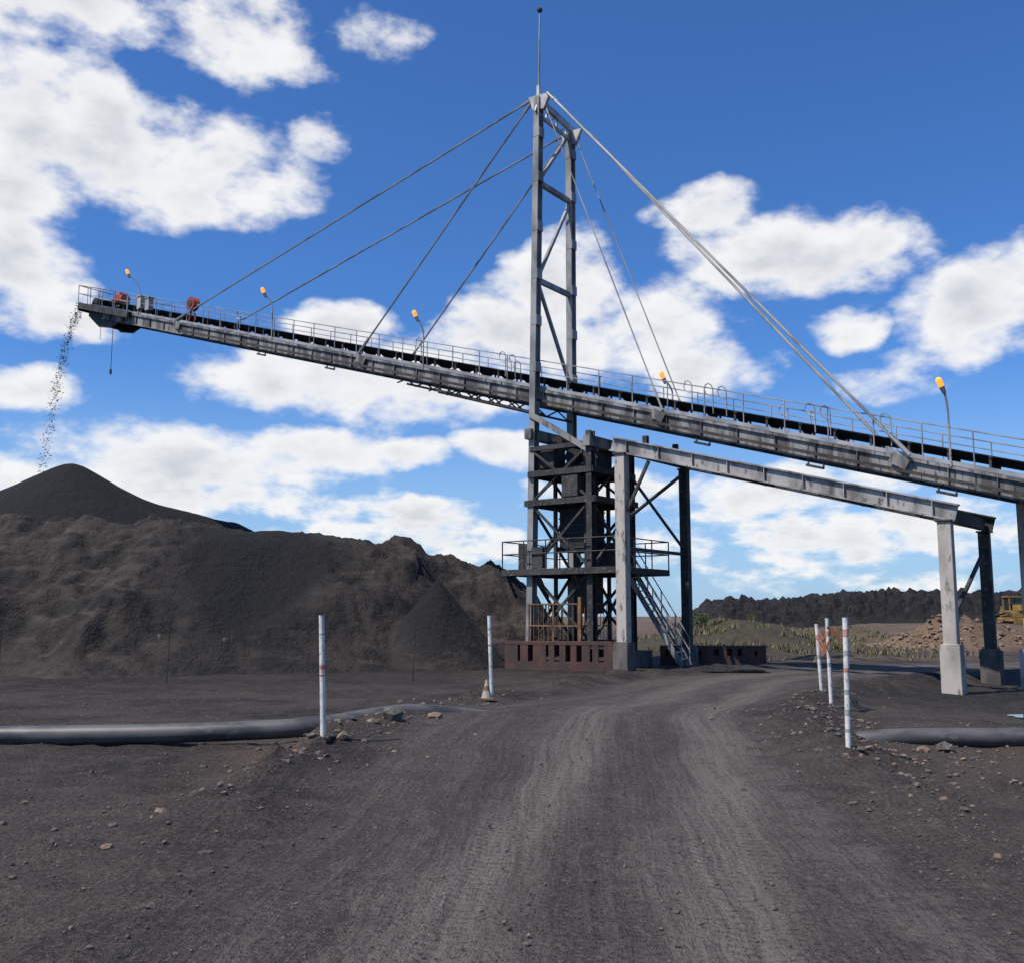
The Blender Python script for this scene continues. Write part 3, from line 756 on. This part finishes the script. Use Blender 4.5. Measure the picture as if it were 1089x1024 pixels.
b=MB()
stk=[(-15.2,30.5,1.5),(-9.9,29.6,1.5),(-2.9,30.2,1.6)]
for x,y,h in stk: b.tube((x,y,-0.1),(x+0.03,y,h),0.018,'dark',6)
for (x0,y0,h0),(x1,y1,h1) in zip(stk[:-1],stk[1:]):
    p=V((x0,y0,h0-0.05));q=V((x1,y1,h1-0.05)); n=14; pts=[p.lerp(q,i/n)-Z*(0.28*math.sin(math.pi*i/n)) for i in range(n+1)]
    b.path(pts,0.004,'dark',4)
    for i in range(1,n,2):
        if random.random()<.35: continue
        c=pts[i]; b.add([c,c+V((0.13,0.01,0)),c+V((0.06,0.03,-0.14))],[(0,1,2)],'stone2' if random.random()<.5 else 'cream')
b.make('bunting_line')

def pipe(pts,r):
    P=catmull([V(p) for p in pts],0.4); vs=[];fs=[];n=20
    for i,p in enumerate(P):
        d=(P[min(i+1,len(P)-1)]-P[max(i-1,0)]).normalized(); s_=V((0,0,1)).cross(d).normalized(); up=d.cross(s_)
        for j in range(n):
            a=2*math.pi*j/n; vs.append(p+s_*math.cos(a)*r+up*math.sin(a)*r)
    for i in range(len(P)-1):
        for j in range(n): fs.append((i*n+j,i*n+(j+1)%n,(i+1)*n+(j+1)%n,(i+1)*n+j))
    b=MB(); b.add(vs,fs,'pipe'); return b
b=pipe([(-30,15.3,.13),(-14,15.5,.14),(-7,15.6,.13),(-3.4,15.9,.20),(-2.2,16.4,.32),(-1.3,17.0,.32),(1,17.6,.0),(3.2,16.8,-.05),(4.6,15.9,-.05),(5.6,15.6,.08),(8,15.4,.12),(14,15.5,.13),(30,15.3,.13)],0.145)
o=b.make('poly_pipe',smooth=True)

def puddle(cx,cy,rx,ry,z):
    m=M.get('water')
    if not m:
        m,t,bs=newmat('muddy_water'); bs.inputs['Base Color'].default_value=(0.03,0.03,0.03,1); bs.inputs['Roughness'].default_value=0.04; bs.inputs['IOR'].default_value=1.33; bs.inputs['Specular IOR Level'].default_value=0.8; M['water']=m
    b=MB(); vs=[(cx,cy,z)]; n=28
    for i in range(n):
        a=2*math.pi*i/n; rr=1+0.35*noise.noise(V((math.cos(a)*1.5,math.sin(a)*1.5,cx)))
        vs.append((cx+rx*rr*math.cos(a),cy+ry*rr*math.sin(a),z))
    b.add(vs,[(0,1+i,1+(i+1)%n) for i in range(n)],'water'); b.make('puddle')
puddle(7.5,35.4,1.3,0.9,gz(7.5,35.4)+0.05); puddle(11.6,22.6,0.8,0.5,gz(11.6,22.6)+0.04)

# ------------------------------------------------------------------ grass on the bank
M['grass']=simple('dry_green_grass',(0.10,0.105,0.04),(0.19,0.165,0.08),1.2,0.8,0,0)
M['leaf']=simple('shrub_leaf',(0.05,0.08,0.03),(0.09,0.12,0.04),1.2,0.8,0,0)
b=MB()
for i in range(2200):
    if random.random()<.5: cx,cy=random.gauss(13.5,3.2),random.gauss(54,3.5)
    else: cx,cy=random.gauss(20,7),random.gauss(74,5)
    if fbm(cx*0.4,cy*0.4,2,3)<0.0: continue
    z=gz(cx,cy)
    for j in range(6):
        a=random.random()*6.28; hh=random.uniform(.12,.35); p=V((cx+random.gauss(0,.12),cy+random.gauss(0,.12),z)); q=p+V((math.cos(a)*.15,math.sin(a)*.15,hh)); s_=V((math.sin(a),-math.cos(a),0))*0.03
        b.add([p-s_,p+s_,q],[(0,1,2)],'grass')
b.make('grass')
def shrub(x,y,h):
    e=empty('shrub'); b=MB(); z=gz(x,y)
    for j in range(5):
        a=random.random()*6.28; b.tube((x,y,z),(x+math.cos(a)*h*.3,y+math.sin(a)*h*.3,z+h*.8),0.02,'rust',5,0.006)
    for i in range(420):
        d=V((random.gauss(0,1),random.gauss(0,1),random.gauss(0,1))).normalized()*random.random()**.4
        c=V((x,y,z+h*.55))+V((d.x*h*.5,d.y*h*.5,d.z*h*.5)); s1_=V((random.gauss(0,1),random.gauss(0,1),random.gauss(0,1))).normalized()*.07*h; s2_=V((random.gauss(0,1),random.gauss(0,1),random.gauss(0,1))).normalized()*.05*h
        b.add([c-s1_,c+s2_,c+s1_,c-s2_],[(0,1,2,3)],'leaf')
    b.make('foliage',e)
shrub(10.5,57,0.9); shrub(13.6,58,0.5)
rb=MB()
for i in range(450):
    cx,cy=random.choice(((26.5,62),(30.5,64),(24,60))); x=cx+random.gauss(0,1.8); y=cy+random.gauss(0,1.5); r=random.choice((.06,.09,.13,.2))
    rb.rock((x,y,gz(x,y)+r*.2),r,'stone2')
rb.make('rubble')

# ------------------------------------------------------------------ bulldozer
e=empty('bulldozer'); b=MB(); bx,by=64.0,130.0; z0=gz(bx,by)
def Q(x,y,z): return V((bx+x,by+y,z0+z))
for sx in (-1,1):
    for (ya,za),(yb,zb) in (((-2.4,.1),(2.2,.1)),((2.2,.1),(2.7,.6)),((2.7,.6),(2.3,1.1)),((2.3,1.1),(-.6,1.45)),((-.6,1.45),(-2.7,.8)),((-2.7,.8),(-2.4,.1))):
        b.beam(Q(sx*1.35,ya,za),Q(sx*1.35,yb,zb),0.6,0.14,'dark')
    b.box(Q(sx*1.35,-.1,.6),.35,4.2,.5,'yellow')
    for yy in (-2.2,-1,0,1,2.1): b.tube(Q(sx*1.35-.2,yy,.42),Q(sx*1.35+.2,yy,.42),.3,'dark',12)
b.box(Q(0,.2,1.35),1.8,4.6,.8,'yellow'); b.box(Q(0,-1.5,2.05),1.3,2.0,.75,'yellow'); b.box(Q(0,-1.5,2.46),1.1,1.8,.08,'dark')
b.box(Q(0,.6,2.6),1.7,1.6,1.55,'glass'); b.box(Q(0,.6,3.45),2.0,2.0,.16,'yellow')
for sx in (-.85,.85):
    for yy in (-.22,1.42): b.box(Q(sx,yy,2.6),.13,.13,1.6,'yellow')
b.box(Q(0,1.7,1.8),1.9,.9,.9,'yellow'); b.tube(Q(.5,-1.6,2.4),Q(.5,-1.6,3.3),.08,'dark',8)
pr=[(-3.3,.1),(-3.1,.5),(-3.05,.9),(-3.15,1.3)]
for (ya,za),(yb,zb) in zip(pr[:-1],pr[1:]): b.beam(Q(-1.9,(ya+yb)/2,(za+zb)/2),Q(1.9,(ya+yb)/2,(za+zb)/2),.12,.46,'yellow')
for sx in (-1,1): b.beam(Q(sx*1.8,-3.0,.5),Q(sx*1.75,.3,.55),.16,.22,'yellow')
b.beam(Q(0,2.9,1.2),Q(0,3.3,.3),.2,.3,'dark'); b.beam(Q(-.8,2.7,1.3),Q(.8,2.7,1.3),.3,.3,'yellow')
b.make('body',e)

# ------------------------------------------------------------------ sky
SE=math.radians(56); SR=math.atan2(-0.66,-0.36)
sd=V((math.sin(SR)*math.cos(SE),math.cos(SR)*math.cos(SE),math.sin(SE)))
w=bpy.data.worlds.new("World"); sc.world=w; w.use_nodes=True
try:
    w.cycles.sampling_method='MANUAL'; w.cycles.sample_map_resolution=256
except Exception as ex: print(ex)
t=NT(w.node_tree); bg=w.node_tree.nodes['Background']; wo=w.node_tree.nodes['World Output']
CL=[(-21.8,23.6,8.9,3.4,1),(-16.0,23.4,4.7,2.8,1),(-27,25.0,6.4,3.5,1),(-26,30.6,6.4,2.4,.95),(-27,21.2,3.9,2.8,1),(-15.6,30.2,4.1,2.7,.85),(-11.3,25.6,1.8,1.0,.6),(-8.5,31,2.6,1.1,.45),
(-26.6,17.8,3.0,2.2,.95),(-25.6,15.2,4.4,1.3,.75),(-25.8,11.7,2.8,1.3,.9),
(-6.7,13.2,9,2.6,1),(-13.5,13.2,5,2.0,.95),(-9.8,16.0,3.4,1.5,.95),(3,18.2,4.2,3.1,1),(7.3,16.1,5,3.0,1),(10.8,13.8,3.8,1.7,.95),(0.8,15.3,6,2.7,1),
(-17.9,8.2,9.8,2.4,.95),(-11.3,9.2,5.2,1.5,1),(-22.5,6.8,9,1.6,.95),(-16.4,6.4,6.5,1.6,.9),(-5.3,9.2,2,1,.85),(-.7,9.3,3.3,1.3,.95),(-6.1,5.3,5.5,1.5,.95),(-3.5,4,5.5,1.3,.9),
(14.9,19.8,6.0,2.5,1),(18.8,19.0,4.8,2.2,1),(11.8,21.9,3.2,1.7,1),(18.8,15.6,2.5,1.2,.9),(25.6,15.6,4.0,2.7,1),(27.5,17.4,2.8,1.6,1),(20.3,12.4,3.4,1.2,.7),
(13.5,6.7,7,1.6,.95),(18.4,4.2,8.5,1.7,.95),(5,7.1,4,1.4,.85)]
dv=t.n('ShaderNodeTexCoord').outputs['Generated']
sep=t.n('ShaderNodeSeparateXYZ'); t.l(t.vm('NORMALIZE',dv).outputs[0],sep.inputs[0])
az=t.math('MULTIPLY',t.math('ARCTAN2',sep.outputs[0],sep.outputs[1]),57.2958)
el=t.math('MULTIPLY',t.math('ARCSINE',sep.outputs[2]),57.2958)
aaz=t.math('ABSOLUTE',az)
cv=t.n('ShaderNodeCombineXYZ'); t.l(az,cv.inputs[0]); t.l(el,cv.inputs[1])
cn=t.vm('MULTIPLY',cv.outputs[0],(0.10,0.17,0)).outputs[0]
low=t.math('MULTIPLY',t.ss(el,9.0,4.0),t.ss(el,0.2,1.5))
lowacc=t.math('MULTIPLY_ADD',low,1.2,-1.05)
f1=t.noise(cn,2.3,8,0.57,0.0)
cn2=t.vm('ADD',cn,(-0.05,0.20,0)).outputs[0]
f2=t.noise(cn2,2.3,4,0.55,0.0)
cn3=t.vm('MULTIPLY',cn,(2.3,3.2,1)).outputs[0]; f3=t.noise(cn3,1.9,3,0.55)
fa=t.math('ADD',f1,t.math('MULTIPLY',t.math('MULTIPLY',t.math('SUBTRACT',f3,0.5),0.8),t.ss(el,10,4)))
sk=t.n('ShaderNodeTexSky'); sk.sky_type='NISHITA'; sk.sun_disc=False; sk.sun_elevation=SE; sk.sun_rotation=SR; sk.altitude=100; sk.air_density=1.0; sk.dust_density=0.6; sk.ozone_density=1.5
skc=t.vm('MULTIPLY',sk.outputs[0],(0.52,0.98,1.62)).outputs[0]
skc=t.mix(t.math('MULTIPLY',t.ss(el,15,0),0.6),skc,(5.2,7.1,9.6))
def cloudsky(acc,bgn):
    d0=t.math('ADD',t.math('MULTIPLY',acc,0.75),t.math('MULTIPLY',t.math('SUBTRACT',fa,0.5),2.0))
    d1=t.math('ADD',t.math('MULTIPLY',acc,0.75),t.math('MULTIPLY',t.math('SUBTRACT',f2,0.5),2.0))
    alpha=t.ss(d0,0.0,0.60)
    sh=t.math('MULTIPLY',t.ss(d1,0.15,1.1),t.ss(d0,0.25,0.95))
    cc_=t.mix(t.math('MULTIPLY',sh,0.85),(10.5,10.5,10.5),(6.2,6.6,7.3))
    t.l(t.mix(t.math('MULTIPLY',alpha,0.97),skc,cc_),bgn.inputs['Color']); bgn.inputs['Strength'].default_value=0.09
# surveyed cloud field of the northern sky
wn=t.n('ShaderNodeTexNoise'); wn.inputs['Scale'].default_value=1.5; wn.inputs['Detail'].default_value=4; t.l(cn,wn.inputs['Vector'])
wv=t.vm('MULTIPLY',t.vm('SUBTRACT',wn.outputs['Color'],(0.5,0.5,0.5)).outputs[0],(4.4,2.5,0)).outputs[0]
pv=t.vm('ADD',cv.outputs[0],wv).outputs[0]
rim=t.math('MAXIMUM',t.ss(aaz,34,43),t.ss(el,37,43))
acc=t.math('MULTIPLY_ADD',rim,0.85,-1.0)
for a,e_,rx,ry,am in CL:
    m1=t.vm('MULTIPLY_ADD',pv,(1/rx,1/ry,0),(-a/rx,-e_/ry,0)).outputs[0]
    dd=t.vm('DOT_PRODUCT',m1,m1).outputs['Value']
    acc=t.math('MAXIMUM',acc,t.math('MULTIPLY_ADD',dd,-0.75*am,am-0.05))
acc=t.math('MAXIMUM',acc,lowacc)
cloudsky(acc,bg)
# the rest of the dome: scattered cumulus
v_=t.n('ShaderNodeValue'); v_.outputs[0].default_value=-0.15
bg2=t.n('ShaderNodeBackground'); cloudsky(t.math('MAXIMUM',v_.outputs[0],lowacc),bg2)
inside=t.math('MULTIPLY',t.math('LESS_THAN',aaz,43.5),t.math('LESS_THAN',el,43.5))
ms=t.n('ShaderNodeMixShader'); t.l(inside,ms.inputs[0]); t.l(bg2.outputs[0],ms.inputs[1]); t.l(bg.outputs[0],ms.inputs[2]); t.l(ms.outputs[0],wo.inputs['Surface'])

sl=bpy.data.lights.new('sun','SUN'); sl.energy=5.0; sl.angle=math.radians(0.5); sl.color=(1,0.92,0.81)
so=bpy.data.objects.new('sun',sl); sc.collection.objects.link(so); so.rotation_euler=(sd).to_track_quat('Z','Y').to_euler()

cam=bpy.data.cameras.new('camera'); co=bpy.data.objects.new('camera',cam); sc.collection.objects.link(co)
co.location=(0,0,1.9); co.rotation_euler=(math.radians(90+7.54),0,0); cam.sensor_width=36; cam.lens=35.7; cam.clip_end=8000; cam.clip_start=0.05
sc.camera=co
sc.view_settings.view_transform='Standard'; sc.view_settings.look='None'; sc.view_settings.exposure=0
